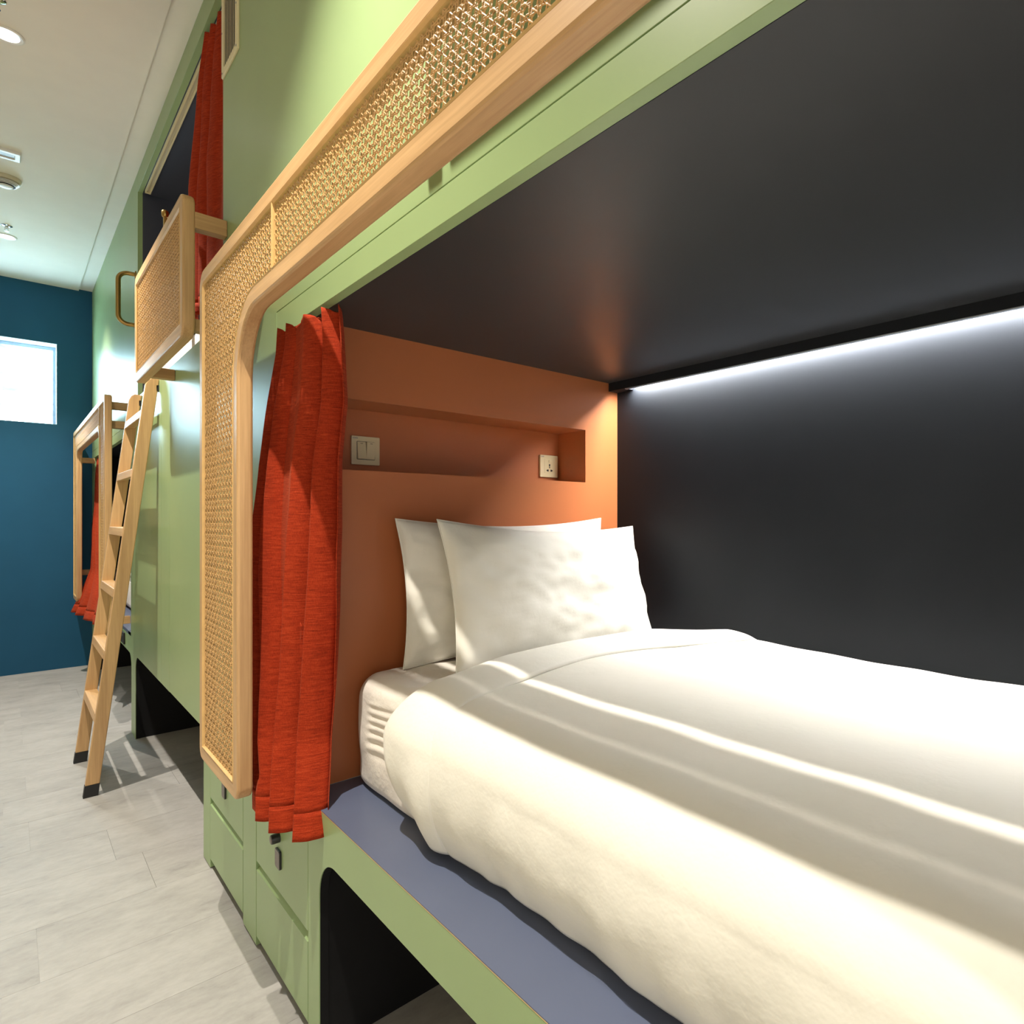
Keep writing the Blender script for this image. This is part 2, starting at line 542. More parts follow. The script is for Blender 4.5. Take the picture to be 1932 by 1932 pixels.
# ------------------------------------------------------------------ locker cabinets between the bunks
def locker(y0, y1, stile0, stile1, label, end):
    t = thing('locker_cabinet', label, 'locker', (XF, (y0 + y1) / 2, FL), 'locker cabinets beside the near bunk')
    zt, zs, zd0, zd1 = -0.826, -1.056, -1.287, -1.075
    box('carcass', 0.575, 1.05, stile0 + 0.001, y1 - 0.001, FL + 0.001, zt - 0.004, M['green_edge'], t)
    box('stile', XF, 0.5745, stile0, stile1, FL + 0.008, zt, G, t, 0.001)
    d = box('door', XF, 0.565, y0 + 0.002, y1 - 0.002, zs, zt - 0.002, G, t, 0.0012)
    yk = y0 + 0.232
    zk = -0.902
    lathe('lock_knob', [(0.0135, 0.0), (0.0135, -0.016), (0.0125, -0.021), (0.011, -0.022)], M['lockblack'], d, (XF, yk, zk), 'X', 20)
    lathe('key_face', [(0.0105, -0.0221), (0.009, -0.0228)], M['lockface'], d, (XF, yk, zk), 'X', 20)
    pl = rounded([(yk - 0.019, zk - 0.083), (yk + 0.019, zk - 0.083), (yk + 0.019, zk - 0.035), (yk - 0.019, zk - 0.035)], [0.006] * 4, 5)
    pl2 = [(yk + (a - yk) * 1.12, zk - 0.059 + (b_ - zk + 0.059) * 1.10) for a, b_ in pl]
    prism_yz('plate_backing', pl2, XF - 0.005, XF, M['lockblack'], d)
    prism_yz('number_plate', pl, XF - 0.006, XF - 0.005, M['lockface'], d)
    dp = [(XF, zd0), (0.565, zd0), (0.565, zd1), (XF + 0.0105, zd1), (XF, zd1 - 0.0085)]
    n = len(dp)
    dr = mesh_obj('drawer', [(a, y0 + 0.002, b_) for a, b_ in dp] + [(a, y1 - 0.002, b_) for a, b_ in dp],
                  [tuple(range(n)), tuple(range(n, 2 * n))[::-1]] + [((k + 1) % n, k, n + k, n + (k + 1) % n) for k in range(n)], G, t)
    box('finger_pull', 0.5655, 0.574, y0 + 0.004, y1 - 0.004, zd1, zs, M['green'], dr)
    box('kick_plate', 0.568, 0.5745, y0, y1, FL + 0.001, zd0 - 0.004, M['black'], t)
    if end:
        box('end_panel', XF, 1.05, y1, 2.822, FL + 0.004, zt, G, t, 0.001)
    return t
locker(1.657, 2.112, 2.113, 2.114, 'green locker cabinet at the foot of the red curtain, with round lock knob', False)
locker(2.262, 2.712, 2.116, 2.260, 'green locker cabinet half hidden behind the foot of the cane screen', True)

# ------------------------------------------------------------------ dark underbed space of the middle bay
mb = structure('trim_2', (XF2, 3.7, FL))
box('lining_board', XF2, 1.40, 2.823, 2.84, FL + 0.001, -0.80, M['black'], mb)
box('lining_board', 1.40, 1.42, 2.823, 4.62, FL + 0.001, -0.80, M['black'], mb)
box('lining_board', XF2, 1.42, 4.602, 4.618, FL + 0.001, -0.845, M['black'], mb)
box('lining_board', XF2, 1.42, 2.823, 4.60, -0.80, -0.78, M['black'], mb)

# ------------------------------------------------------------------ upper bunk
def upper_bunk():
    t = thing('bunk_bed', 'upper bunk reached by the ladder, dark lined with a curtain rail', 'bunk bed', (XF, 3.5, UZ0))
    box('base_board', XF2, XB, UO0 - 0.02, UO1 + 0.02, UZ0 - 0.02, UZ0, M['graphite'], t)
    box('back_panel', XB, XB + 0.02, UO0 - 0.02, UO1 + 0.02, UZ0 - 0.02, UZ1 + 0.02, M['graphite'], t)
    box('end_panel', XF2, XB, UO1, UO1 + 0.02, UZ0, UZ1 + 0.02, M['graphite'], t)
    box('end_panel', XF2, XB, UO0 - 0.02, UO0, UZ0, UZ1 + 0.02, M['graphite'], t)
    box('ceiling_panel', XF2, XB, UO0 - 0.02, UO1 + 0.02, UZ1 + 0.001, UZ1 + 0.02, M['graphite'], t)
    # twin-lipped curtain track
    r = box('curtain_track', 0.571, 0.596, 2.60, 4.44, UZ1 - 0.006, UZ1 + 0.0005, M['cream_dark'], t)
    box('track_lip', 0.570, 0.577, 2.60, 4.44, UZ1 - 0.016, UZ1 - 0.006, M['cream'], r)
    box('track_lip', 0.590, 0.597, 2.60, 4.44, UZ1 - 0.016, UZ1 - 0.006, M['cream'], r)
    box('track_stop', 0.570, 0.597, 4.441, 4.452, UZ1 - 0.020, UZ1, M['cream'], r, 0.002)
upper_bunk()

# ------------------------------------------------------------------ far lower bunk
def far_bunk():
    t = thing('bunk_bed', 'far lower bunk against the blue wall, seen past the ladder', 'bunk bed', (XF, 5.9, FL))
    a, b_ = 4.788, 7.02
    box('bench_top', XF, XB, a, b_, ZB - 0.022, ZB, M['slate'], t, 0.0015)
    R = 0.085
    prism_yz('front_panel', [(4.901, -0.845), (6.90, -0.845), (6.90, FL + 0.001), (7.0195, FL + 0.001), (7.0195, ZB - 0.0225), (4.901, ZB - 0.0225)], XF, XF2, G, t, 0.0008)
    box('opening_trim', XF, XF2, a, b_ - 0.0005, ZC, 0.579, G, t, 0.0008)
    box('ceiling_panel', XF2, XB, a, b_, ZC, ZC + 0.022, M['charcoal'], t)
    box('back_panel', XB, XB + 0.02, a - 0.2, YE, FL, ZC + 0.022, M['charcoal'], t)
    box('headboard', XF2, XB, b_, b_ + 0.02, ZB, ZC, M['charcoal'], t)
    box('foot_panel', XF2, XB, a - 0.02, a, ZB, ZC, M['charcoal'], t)
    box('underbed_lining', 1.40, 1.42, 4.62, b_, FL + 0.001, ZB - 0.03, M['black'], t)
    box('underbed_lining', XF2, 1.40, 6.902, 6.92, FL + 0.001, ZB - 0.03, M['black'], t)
    s = thing('socket_outlet', 'small black double socket on the green front of the far bunk', 'socket', (XF, 5.12, -0.79))
    box('face_plate', XF - 0.008, XF - 0.0002, 5.05, 5.20, -0.826, -0.752, M['rubber'], s, 0.003)
    for yy in (5.09, 5.16):
        lathe('socket_ring', [(0.022, -0.008), (0.022, -0.0105), (0.018, -0.0105), (0.016, -0.009)], M['lockblack'], s, (XF, yy, -0.789), 'X', 16)
    m_ = thing('mattress', 'white mattress on the bench of the far lower bunk', 'mattress', (1.15, 5.9, ZB))
    o = box('mattress_body', 0.66, 1.68, 4.86, 6.98, ZB + 0.001, ZB + 0.27, M['sheet'], m_, 0.05, 4)
    o = box('duvet', 0.645, 1.685, 4.83, 6.3, ZB + 0.271, ZB + 0.315, M['linen'], m_, 0.018, 3)
far_bunk()
um = thing('mattress', 'pale mattress edge showing under the cane guard of the upper bunk', 'mattress', (1.15, 3.5, UZ0))
box('mattress_body', 0.61, 1.68, 2.56, 4.46, UZ0 + 0.001, UZ0 + 0.16, M['sheet'], um, 0.04, 4)

# ------------------------------------------------------------------ cane screens
def cane_mesh(name, parent, inside, y0, y1, z0, z1, x, p, wdt, fine=True):
    """woven cane: paired uprights, paired courses and two diagonals, each strand a thin bar waving over and under."""
    segs = []
    def run(P, Q, phase, amp, halfstep):
        P, Q = np.array(P), np.array(Q)
        L = np.linalg.norm(Q - P)
        n = max(2, int(round(L / halfstep)))
        t = np.linspace(0, 1, n + 1)
        pts = P[None] + (Q - P)[None] * t[:, None]
        off = amp * np.where((np.arange(n + 1) + phase) % 2 == 0, 1.0, -1.0)
        ok = inside(pts[:, 0], pts[:, 1])
        d = (Q - P) / L
        for i in np.nonzero(ok[:-1] & ok[1:])[0]:
            segs.append((pts[i, 0], pts[i, 1], off[i], pts[i + 1, 0], pts[i + 1, 1], off[i + 1], d[0], d[1]))
    hs = p / 2
    ny, nz = int((y1 - y0) / p) + 1, int((z1 - z0) / p) + 1
    gp = p * 0.14
    for i in range(ny + 1):
        yy = y0 + i * p
        run((yy - gp, z0), (yy - gp, z1), i, 0.0006, hs)
        if fine:
            run((yy + gp, z0), (yy + gp, z1), i + 1, 0.0006, hs)
    for j in range(nz + 1):
        zz = z0 + j * p
        run((y0, zz - gp), (y1, zz - gp), j, 0.0009, hs)
        if fine:
            run((y0, zz + gp), (y1, zz + gp), j + 1, 0.0009, hs)
    H_ = z1 - z0
    off0 = p / 2
    ds = p * math.sqrt(2) / 2
    k0, k1 = int(-H_ / p) - 1, ny + 1
    for k in range(k0, k1 + 1):
        ys = y0 + k * p + off0
        run((ys, z0), (ys + H_, z1), k, 0.0014, ds)
    for k in range(0, ny + nz + 2):
        ys = y0 + k * p + off0
        run((ys, z0), (ys - H_, z1), k + 1, 0.0014, ds)
    s = np.array(segs)
    n = len(s)
    hw, ht = wdt / 2, wdt * 0.30
    nrm = np.stack([-s[:, 7], s[:, 6]], 1)
    V = np.zeros((n, 8, 3))
    for e in (0, 1):
        yy, zz, oo = s[:, 3 * e], s[:, 3 * e + 1], s[:, 3 * e + 2]
        for c, (a, b_) in enumerate(((-1, 0), (0, -1), (1, 0), (0, 1))):
            V[:, e * 4 + c, 0] = x + oo + b_ * ht
            V[:, e * 4 + c, 1] = yy + nrm[:, 0] * hw * a
            V[:, e * 4 + c, 2] = zz + nrm[:, 1] * hw * a
    F = np.array([(0, 1, 5, 4), (1, 2, 6, 5), (2, 3, 7, 6), (3, 0, 4, 7)])
    faces = (np.arange(n)[:, None, None] * 8 + F[None]).reshape(-1, 4)
    o = mesh_obj(name, V.reshape(-1, 3), faces.tolist(), M['cane'], parent, False)
    return o

def ring(name, parent, loops, mats, axisrule):
    """closed tube of matching loops [(x, [(y,z)...])...]."""
    n = len(loops[0][1])
    V, Fc, mi = [], [], []
    for x, lp in loops:
        V += [(x, a, b_) for a, b_ in lp]
    m_ = len(loops)
    base = loops[0][1]
    for i in range(m_):
        i2 = (i + 1) % m_
        for k in range(n):
            l = (k + 1) % n
            q = (i * n + k, i * n + l, i2 * n + l, i2 * n + k)
            Fc.append(q)
            mi.append(axisrule(base[k], base[l]))
    o = mesh_obj(name, V, Fc, mats, parent, False, mi)
    bm = bmesh.new()
    bm.from_mesh(o.data)
    bmesh.ops.dissolve_degenerate(bm, dist=1e-6, edges=bm.edges[:])
    bmesh.ops.recalc_face_normals(bm, faces=bm.faces[:])
    bm.to_mesh(o.data)
    bm.free()
    o.data.polygons.foreach_set('use_smooth', [True] * len(o.data.polygons))
    o.data.set_sharp_from_angle(angle=math.radians(20))
    return o

def cane_frame(t, shape, border, p, wdt, fine, region, bounds, bead=True):
    """shape(d) returns the outline inset by d into the wood."""
    e = 0.006
    Pf, P, Qf, Q = shape(e), shape(0), shape(border - 0.002), shape(border)
    loops = [(XW0, Pf), (XW0 + 0.0018, shape(e * 0.3)), (XW0 + e, P), (XW1 - e, P), (XW1 - 0.0018, shape(e * 0.3)), (XW1, Pf), (XW1, Q), (XW0 + 0.002, Q), (XW0, Qf)]
    def rule(a, b_):
        return 0 if abs(a[0] - b_[0]) >= abs(a[1] - b_[1]) else 1
    ring('wood_frame', t, loops, [M['wood_y'], M['wood_z']], rule)
    if bead:
        B0, B1 = shape(border - 0.001), shape(border + 0.0055)
        ring('cane_spline', t, [(XW0 + 0.0005, B0), (XW0 - 0.0012, shape(border + 0.002)), (XW0 + 0.0035, B1), (XW0 + 0.012, B1), (XW0 + 0.012, B0)], [M['bead']], lambda a, b_: 0)
    c = cane_mesh('cane_webbing', t, region(border), *bounds, XW0 + 0.007, p, wdt, fine)
    c['kind'] = 'stuff'

def portal(y0, y1, legw0, legw1, zt, zo, zb, ro, ri, rb):
    def shape(d):
        pts = [(y1 - d, zt - d), (y1 - d, zb + d), (y1 - legw1 + d, zb + d), (y1 - legw1 + d, zo + d), (y0 + legw0 - d, zo + d), (y0 + legw0 - d, zb + d), (y0 + d, zb + d), (y0 + d, zt - d)]
        q = max
        rad = [q(ro - d, .004), q(rb - d, .004), q(rb - d, .004), ri + d, ri + d, q(rb - d, .004), q(rb - d, .004), q(ro - d, .004)]
        return rounded(pts, rad, 10)
    def region(b_):
        def f(yy, zz):
            outer = (yy > y0 + b_) & (yy < y1 - b_) & (zz > zb + b_) & (zz < zt - b_)
            r = ri + b_
            a0, a1, top = y0 + legw0 - b_, y1 - legw1 + b_, zo + b_
            hole = (yy > a0) & (yy < a1) & (zz < top)
            # rounded inner corners belong to the cane
            for cy, sg in ((a0 + r, -1), (a1 - r, 1)):
                inq = ((yy - cy) * sg > 0) & (zz > top - r)
                hole &= ~(inq & ((yy - cy) ** 2 + (zz - top + r) ** 2 > r * r))
            return outer & ~hole
        return f
    return shape, region

def bracket(t, y0, y1, z0, z1, x1=XF):
    box('bracket', XW1 - 0.001, x1 - 0.0005, y0, y1, z0, z1, M['wood_x'], t, 0.002)

# near screen
t1 = thing('cane_screen', 'large ash-framed cane screen around the foreground bunk opening', 'screen', (0.436, 0.7, FL + 0.6))
sh, rg = portal(-0.80, 2.205, 0.43, 0.43, 0.736, 0.505, -0.727, 0.055, 0.150, 0.035)
cane_frame(t1, sh, 0.040, 0.0160, 0.0027, True, rg, (-0.80, 2.205, -0.727, 0.736))
box('cane_join_strip', XW0 - 0.0005, XW0 + 0.011, 1.489, 1.4945, 0.542, 0.697, M['bead'], t1, 0.001)
for (a, b_, c, d) in ((2.02, 2.065, 0.62, 0.675), (2.02, 2.065, -0.62, -0.565), (-0.7, -0.655, 0.62, 0.675), (-0.7, -0.655, -0.62, -0.565)):
    bracket(t1, a, b_, c, d)

# unseen guard board and post overhead, inferred and added to cast the header shadow
tg = structure('unseen_guard', (0.436, 0.4, 0.93))
box('guard_board', XW0, XW1, -0.75, 1.006, 0.925, 1.40, M['wood_y'], tg, 0.004)
box('guard_post', XW0, 0.452, 1.026, 1.064, 0.915, 1.42, M['wood_z'], tg, 0.003)
for (y0_, y1_, z0_, z1_) in ((1.03, 1.06, 1.30, 1.345), (0.80, 0.845, 1.30, 1.345), (0.80, 0.845, 0.99, 1.035), (-0.60, -0.555, 1.30, 1.345), (-0.60, -0.555, 0.99, 1.035)):
    bracket(tg, y0_, y1_, z0_, z1_)

# guard of the upper bunk
t2 = thing('cane_guard', 'small round-cornered cane guard panel fixed in front of the upper bunk', 'guard rail', (0.436, 2.99, 0.605))
def gshape(d):
    y0, y1, z0, z1 = 2.457, 3.525, 0.605, 1.088
    return rounded([(y0 + d, z0 + d), (y1 - d, z0 + d), (y1 - d, z1 - d), (y0 + d, z1 - d)], [max(0.045 - d, 0.006)] * 4, 8)
cane_frame(t2, gshape, 0.042, 0.0160, 0.0030, True, lambda b_: (lambda yy, zz: (yy > 2.457 + b_) & (yy < 3.525 - b_) & (zz > 0.605 + b_) & (zz < 1.088 - b_)), (2.457, 3.525, 0.605, 1.088))
for (a, b_, c, d) in ((2.448, 2.49, 0.972, 1.027), (3.375, 3.42, 0.972, 1.027), (2.47, 2.515, 0.632, 0.672), (3.375, 3.42, 0.622, 0.668)):
    bracket(t2, a + 0.01, b_ + 0.01, c, d, XF if c < 0.7 or a > 3 else XF)
box('brass_stub', 0.463, 0.475, 3.13, 3.145, 1.04, 1.262, M['brass'], t2, 0.003)
lathe('brass_knob', [(0.010, -0.012), (0.013, -0.006), (0.013, 0.010), (0.010, 0.014)], M['brass'], t2, (0.469, 3.137, 1.262), 'Z', 14)

# far screen
t3 = thing('cane_screen', 'far cane screen around the lower bunk beside the blue wall', 'screen', (0.436, 5.95, FL + 0.6))
sh3, rg3 = portal(4.742, 7.16, 0.33, 0.36, 0.735, 0.545, -0.715, 0.030, 0.075, 0.035)
cane_frame(t3, sh3, 0.038, 0.0165, 0.0040, False, rg3, (4.742, 7.16, -0.715, 0.735))
box('cane_join_strip', XW0 - 0.0005, XW0 + 0.011, 5.055, 5.062, 0.58, 0.698, M['bead'], t3, 0.001)
for (a, b_, c, d) in ((4.80, 4.845, 0.655, 0.70), (4.80, 4.845, 0.54, 0.585), (6.93, 6.975, 0.46, 0.505), (4.80, 4.845, -0.66, -0.615), (6.93, 6.975, -0.50, -0.455)):
    bracket(t3, a, b_, c, d)

# ------------------------------------------------------------------ ladder
def ladder():
    t = thing('ladder', 'leaning wooden ladder with flat treads and black feet before the green wall', 'ladder', (0.4, 4.1, FL))
    zt = 0.690
    def xf(z):
        return 0.255 + (z - FL) / (0.68 - FL) * 0.236
    dep = 0.053
    zs = FL + 0.056
    for y0 in (3.800, 4.372):
        y1 = y0 + 0.030
        prof = [(xf(zs), zs), (xf(zs) + dep, zs), (xf(zt) + dep, zt), (xf(zt) + 0.022, zt + 0.004), (xf(zt) + 0.008, zt - 0.008), (xf(zt - 0.03), zt - 0.032)]
        n = len(prof)
        vs = [(a, y0, b_) for a, b_ in prof] + [(a, y1, b_) for a, b_ in prof]
        fs = [tuple(range(n))[::-1], tuple(range(n, 2 * n))] + [(i, (i + 1) % n, n + (i + 1) % n, n + i) for i in range(n)]
        o = mesh_obj('rail', vs, fs, M['wood_z'], t)
        bm = bmesh.new(); bm.from_mesh(o.data); bmesh.ops.recalc_face_normals(bm, faces=bm.faces[:]); bm.to_mesh(o.data); bm.free()
        bev(o, 0.003)
        prof = [(xf(FL) - 0.001, FL + 0.0005), (xf(FL) + dep + 0.001, FL + 0.0005), (xf(zs) + dep + 0.001, zs), (xf(zs) - 0.001, zs)]
        vs = [(a, y0 - 0.001, b_) for a, b_ in prof] + [(a, y1 + 0.001, b_) for a, b_ in prof]
        mesh_obj('rubber_foot', vs, [(0, 1, 2, 3), (7, 6, 5, 4), (0, 4, 5, 1), (1, 5, 6, 2), (2, 6, 7, 3), (3, 7, 4, 0)], M['rubber'], t)
        box('wall_pad', xf(zt) + dep - 0.012, XF - 0.0005, y0, y1, zt - 0.06, zt - 0.03, M['rubber'], t)
    # treads: solve each height from where its front edge meets the near rail
    c, s = math.cos(0.7822), math.sin(0.7822)
    for py in (773, 884, 996, 1111, 1228, 1346):
        z = 0.0
        for _ in range(30):
            fwd = xf(z) * s + 3.83 * c
            z = (974.85 - py) / 1155.83 * fwd
        a = xf(z)
        o = mesh_obj('tread', [(a - 0.001, 3.829, z), (a + 0.052, 3.829, z), (a + 0.052, 4.373, z), (a - 0.001, 4.373, z), (a - 0.006, 3.829, z - 0.042), (a + 0.040, 3.829, z - 0.034), (a + 0.040, 4.373, z - 0.034), (a - 0.006, 4.373, z - 0.042)],
                     [(0, 1, 2, 3), (7, 6, 5, 4), (0, 4, 5, 1), (1, 5, 6, 2), (2, 6, 7, 3), (3, 7, 4, 0)], M['wood_y'], t)
        bev(o, 0.003)
ladder()

# ------------------------------------------------------------------ brass grab handle
def handle():
    t = thing('grab_handle', 'brass D-shaped grab handle on the green wall past the cane guard', 'handle', (XF, 4.585, 1.13))
    xb, r, y = 0.462, 0.048, 4.585
    z0, z1 = 1.135, 1.435
    path = [(XF - 0.002, y, z1)]
    for k in range(9):
        a = k / 8 * math.pi / 2
        path.append((xb + r - r * math.sin(a), y, z1 - r + r * math.cos(a)))
    for k in range(9):
        a = k / 8 * math.pi / 2
        path.append((xb + r - r * math.cos(a), y, z0 + r - r * math.sin(a)))
    path.append((XF - 0.002, y, z0))
    tube('bar', path, 0.0125, M['brass'], t, 14)
    for z in (z0, z1):
        lathe('rose', [(0.022, -0.006), (0.022, -0.0003)], M['brass'], t, (XF, y, z), 'X', 18)
handle()

# ------------------------------------------------------------------ curtains
def curtain(name, label, levels, pleats, amp, seed, base, cols=150, rows=110, top_amp=0.6, group=None, bow=1.0, lim=False):
    rnd = random.Random(seed)
    zs = np.linspace(levels[0][0], levels[-1][0], rows + 1)
    lz = [l[0] for l in levels][::-1]
    def ip(i, z):
        return float(np.interp(z, lz, [l[i] for l in levels][::-1]))
    ph = [rnd.uniform(-0.5, 0.5) for _ in range(8)]
    V = []
    for r, z in enumerate(zs):
        f = r / rows
        yl, yr, xl, xr = (ip(i, z) for i in (1, 2, 3, 4))
        tx, ty = xr - xl, yr - yl
        L = math.hypot(tx, ty)
        nx, ny = ty / L, -tx / L
        for cidx in range(cols + 1):
            s_ = cidx / cols
            sw = s_ + 0.035 * math.sin(2 * math.pi * (s_ * 1.3 + ph[0])) + 0.018 * math.sin(4.1 * f + 9 * s_ + ph[1] * 6)
            a = 2 * math.pi * pleats * sw + 0.5 * math.sin(2.6 * f + ph[2] * 5)
            wv = math.sin(a)
            fold = math.copysign(abs(wv) ** 0.75, wv)
            am = amp * (top_amp + (1 - top_amp) * min(1, f * 2.2)) * (0.75 + 0.35 * math.sin(3.3 * s_ + ph[3] * 6 + 1.6 * f))
            d = am * fold + 0.006 * mnoise.noise(Vector((s_ * 6, f * 5, seed)))
            tg = 0.30 * amp * math.sin(2 * a + 0.8)
            zz = z - 0.010 * math.sin(a * 0.5 + ph[4]) * (1 if r == 0 else 0.0)
            if r == 0:
                zz = z + 0.012 * fold - 0.010
            px_, py_ = xl + tx * s_ ** bow + nx * d + tx / L * tg, yl + ty * s_ + ny * d + ty / L * tg
            if lim and py_ > 1.690:
                px_ = min(px_, 0.5385 - 0.02 * (1 - math.exp(-max(0.0, px_ - 0.5385) / 0.02)) * 0.15)
            if lim and py_ > 1.765:
                px_ = max(px_, 0.4640)
            V.append((px_, py_, zz))
    Fc = [(r * (cols + 1) + c, r * (cols + 1) + c + 1, (r + 1) * (cols + 1) + c + 1, (r + 1) * (cols + 1) + c) for r in range(rows) for c in range(cols)]
    t = thing(name, label, 'curtain', base, group)
    split = int(rows * 0.955)
    nh = split * cols
    for nm, fs in (('cloth', Fc[:nh]), ('hem', Fc[nh:])):
        used = sorted({i for q in fs for i in q})
        mp = {i: k for k, i in enumerate(used)}
        vv = [V[i] for i in used]
        o = mesh_obj(nm, vv, [tuple(mp[i] for i in q) for q in fs], M['curtain'], t, True)
        md = o.modifiers.new('thickness', 'SOLIDIFY')
        md.thickness = 0.0016 if nm == 'cloth' else 0.0022
        md.offset = 0
    return t

curtain('curtain', 'rust-red curtain gathered at the head end of the foreground bunk',
        [(0.508, 1.840, 1.505, 0.525, 0.568), (0.44, 1.84, 1.510, 0.522, 0.577), (0.28, 1.90, 1.505, 0.512, 0.588), (0.14, 1.91, 1.560, 0.500, 0.597),
         (-0.03, 1.93, 1.563, 0.492, 0.597), (-0.22, 1.93, 1.575, 0.488, 0.593), (-0.42, 1.90, 1.592, 0.484, 0.582), (-0.56, 1.88, 1.595, 0.478, 0.568), (-0.68, 1.86, 1.56, 0.470, 0.546), (-0.775, 1.850, 1.530, 0.464, 0.530)],
        3.9, 0.027, 7, (0.53, 1.7, -0.765), bow=1.9, lim=True)
curtain('curtain', 'rust-red curtain drawn to the near side of the upper bunk opening',
        [(1.885, 2.84, 2.50, 0.560, 0.585), (1.78, 3.02, 2.50, 0.572, 0.585), (1.43, 3.25, 2.46, 0.585, 0.590), (1.1, 3.26, 2.47, 0.59, 0.590), (0.88, 3.28, 2.48, 0.595, 0.590)],
        4.5, 0.020, 3, (0.58, 2.8, 0.88), 120, 60)
curtain('curtain', 'rust-red curtain of the far lower bunk spilling under its cane screen',
        [(0.505, 6.94, 6.50, 0.565, 0.575), (0.0, 6.98, 6.45, 0.55, 0.56), (-0.45, 6.92, 6.10, 0.53, 0.55), (-0.62, 6.92, 5.7, 0.47, 0.52), (-0.80, 6.95, 5.55, 0.40, 0.49)],
        5.0, 0.024, 11, (0.54, 6.6, -0.8), 110, 60)

# ------------------------------------------------------------------ bedding of the near bunk
def smooth01(t):
    t = np.clip(t, 0, 1)
    return t * t * (3 - 2 * t)

def mattress():
    t = thing('mattress', 'thick mattress in a white fitted sheet on the foreground bunk bench', 'mattress', (1.18, 0.65, ZB))
    x0, x1, y0, y1, zb, zt = 0.665, 1.694, -0.38, 1.692, ZB + 0.001, -0.418
    r = 0.055
    prof = []        # around the section in x,z from bottom left, up, over to the right
    for k in range(5):
        a = k / 4 * math.pi / 2
        prof.append((x0 + 0.03 - 0.03 * math.sin(a), zb + 0.03 - 0.03 * math.cos(a)))
    for k in range(1, 56):
        prof.append((x0 - 0.004 * math.sin(k / 56 * math.pi), zb + 0.03 + (zt - zb - 0.03 - r) * k / 56))
    for k in range(9):
        a = k / 8 * math.pi / 2
        prof.append((x0 + r - r * math.cos(a), zt - r + r * math.sin(a)))
    for k in range(1, 15):
        prof.append((x0 + r + (x1 - x0 - 2 * r) * k / 15, zt))
    for k in range(9):
        a = k / 8 * math.pi / 2
        prof.append((x1 - r + r * math.sin(a), zt - r + r * math.cos(a)))
    prof.append((x1, zb))
    prof = np.array(prof)
    ys = np.concatenate([np.linspace(y0, 1.25, 20), np.linspace(1.255, y1 - 0.09, 76), y1 - 0.09 + 0.09 * np.sin(np.linspace(0.1, 1, 12) * math.pi / 2)])
    V = []
    cx, cz = (x0 + x1) / 2, (zb + zt) / 2
    for yy in ys:
        e = max(0.0, (yy - (y1 - 0.09)) / 0.09)
        ins = 0.05 * (1 - math.sqrt(max(0, 1 - e * e)))
        for (px, pz) in prof:
            q = min(1.0, abs(px - cx) / (cx - x0))
            nx = px + (ins if px < cx else -ins * 0.3) * (1 if q > 0.8 else 0.3)
            nz = pz - ins * (1 if pz > cz else 0)
            side = max(0.0, min(1.0, (x0 + 0.05 - px) / 0.05))
            # gathers of the fitted sheet along the side and crumples on top
            gth = (0.0028 * side * smooth01((1.60 - yy) / 0.06) * smooth01((pz + 0.63) / 0.05) * (0.4 + max(0.0, mnoise.noise(Vector((yy * 5, pz * 7, 9))) + 0.4)) * math.sin(210 * (pz + 0.05 * mnoise.noise(Vector((yy * 4.0, pz * 6, 2)))) + 16 * yy) + 0.006 * side * mnoise.noise(Vector((yy * 8, pz * 10, 4)))) * smooth01((yy - 1.2) / 0.15)
            crm = 0.006 * mnoise.noise(Vector((px * 11, yy * 15, 5)))
            V.append((nx - gth + (0.5 * crm if side else 0), yy, nz + (0 if side or pz <= zb + 0.03 else crm)))
    n = len(prof)
    Fc = [(i * n + k, i * n + k + 1, (i + 1) * n + k + 1, (i + 1) * n + k) for i in range(len(ys) - 1) for k in range(n - 1)]
    Fc.append(tuple((len(ys) - 1) * n + k for k in range(n)))
    Fc.append(tuple(range(n))[::-1])
    o = mesh_obj('fitted_sheet', V, Fc, M['sheet'], t, True)
    bm = bmesh.new(); bm.from_mesh(o.data); bmesh.ops.recalc_face_normals(bm, faces=bm.faces[:]); bm.to_mesh(o.data); bm.free()
mattress()

def duvet_profile(n_top=60, n_sh=16, n_side=26):
    """across the bed from the back wall to the hem: (x, z, side weight)."""
    P = [(1.693, -0.47, 0), (1.690, -0.44, 0), (1.675, -0.412, 0), (1.65, -0.400, 0)]
    for k in range(1, n_top + 1):
        f = k / n_top
        x = 1.65 + (0.735 - 1.65) * f
        z = -0.400 + 0.012 * math.sin(math.pi * f) - 0.012 * smooth01((f - 0.75) / 0.25)
        P.append((x, z, 0))
    for k in range(1, n_sh + 1):
        a = k / n_sh * math.pi / 2 * 0.96
        P.append((0.735 - 0.105 * math.sin(a), -0.412 - 0.090 * (1 - math.cos(a)), k / n_sh))
    lx, lz, _ = P[-1]
    for k in range(1, n_side + 1):
        f = k / n_side
        P.append((lx - 0.010 * math.sin(math.pi * f) + 0.042 * f * f, lz + (-0.692 - lz) * f, 1 + f))
    return P

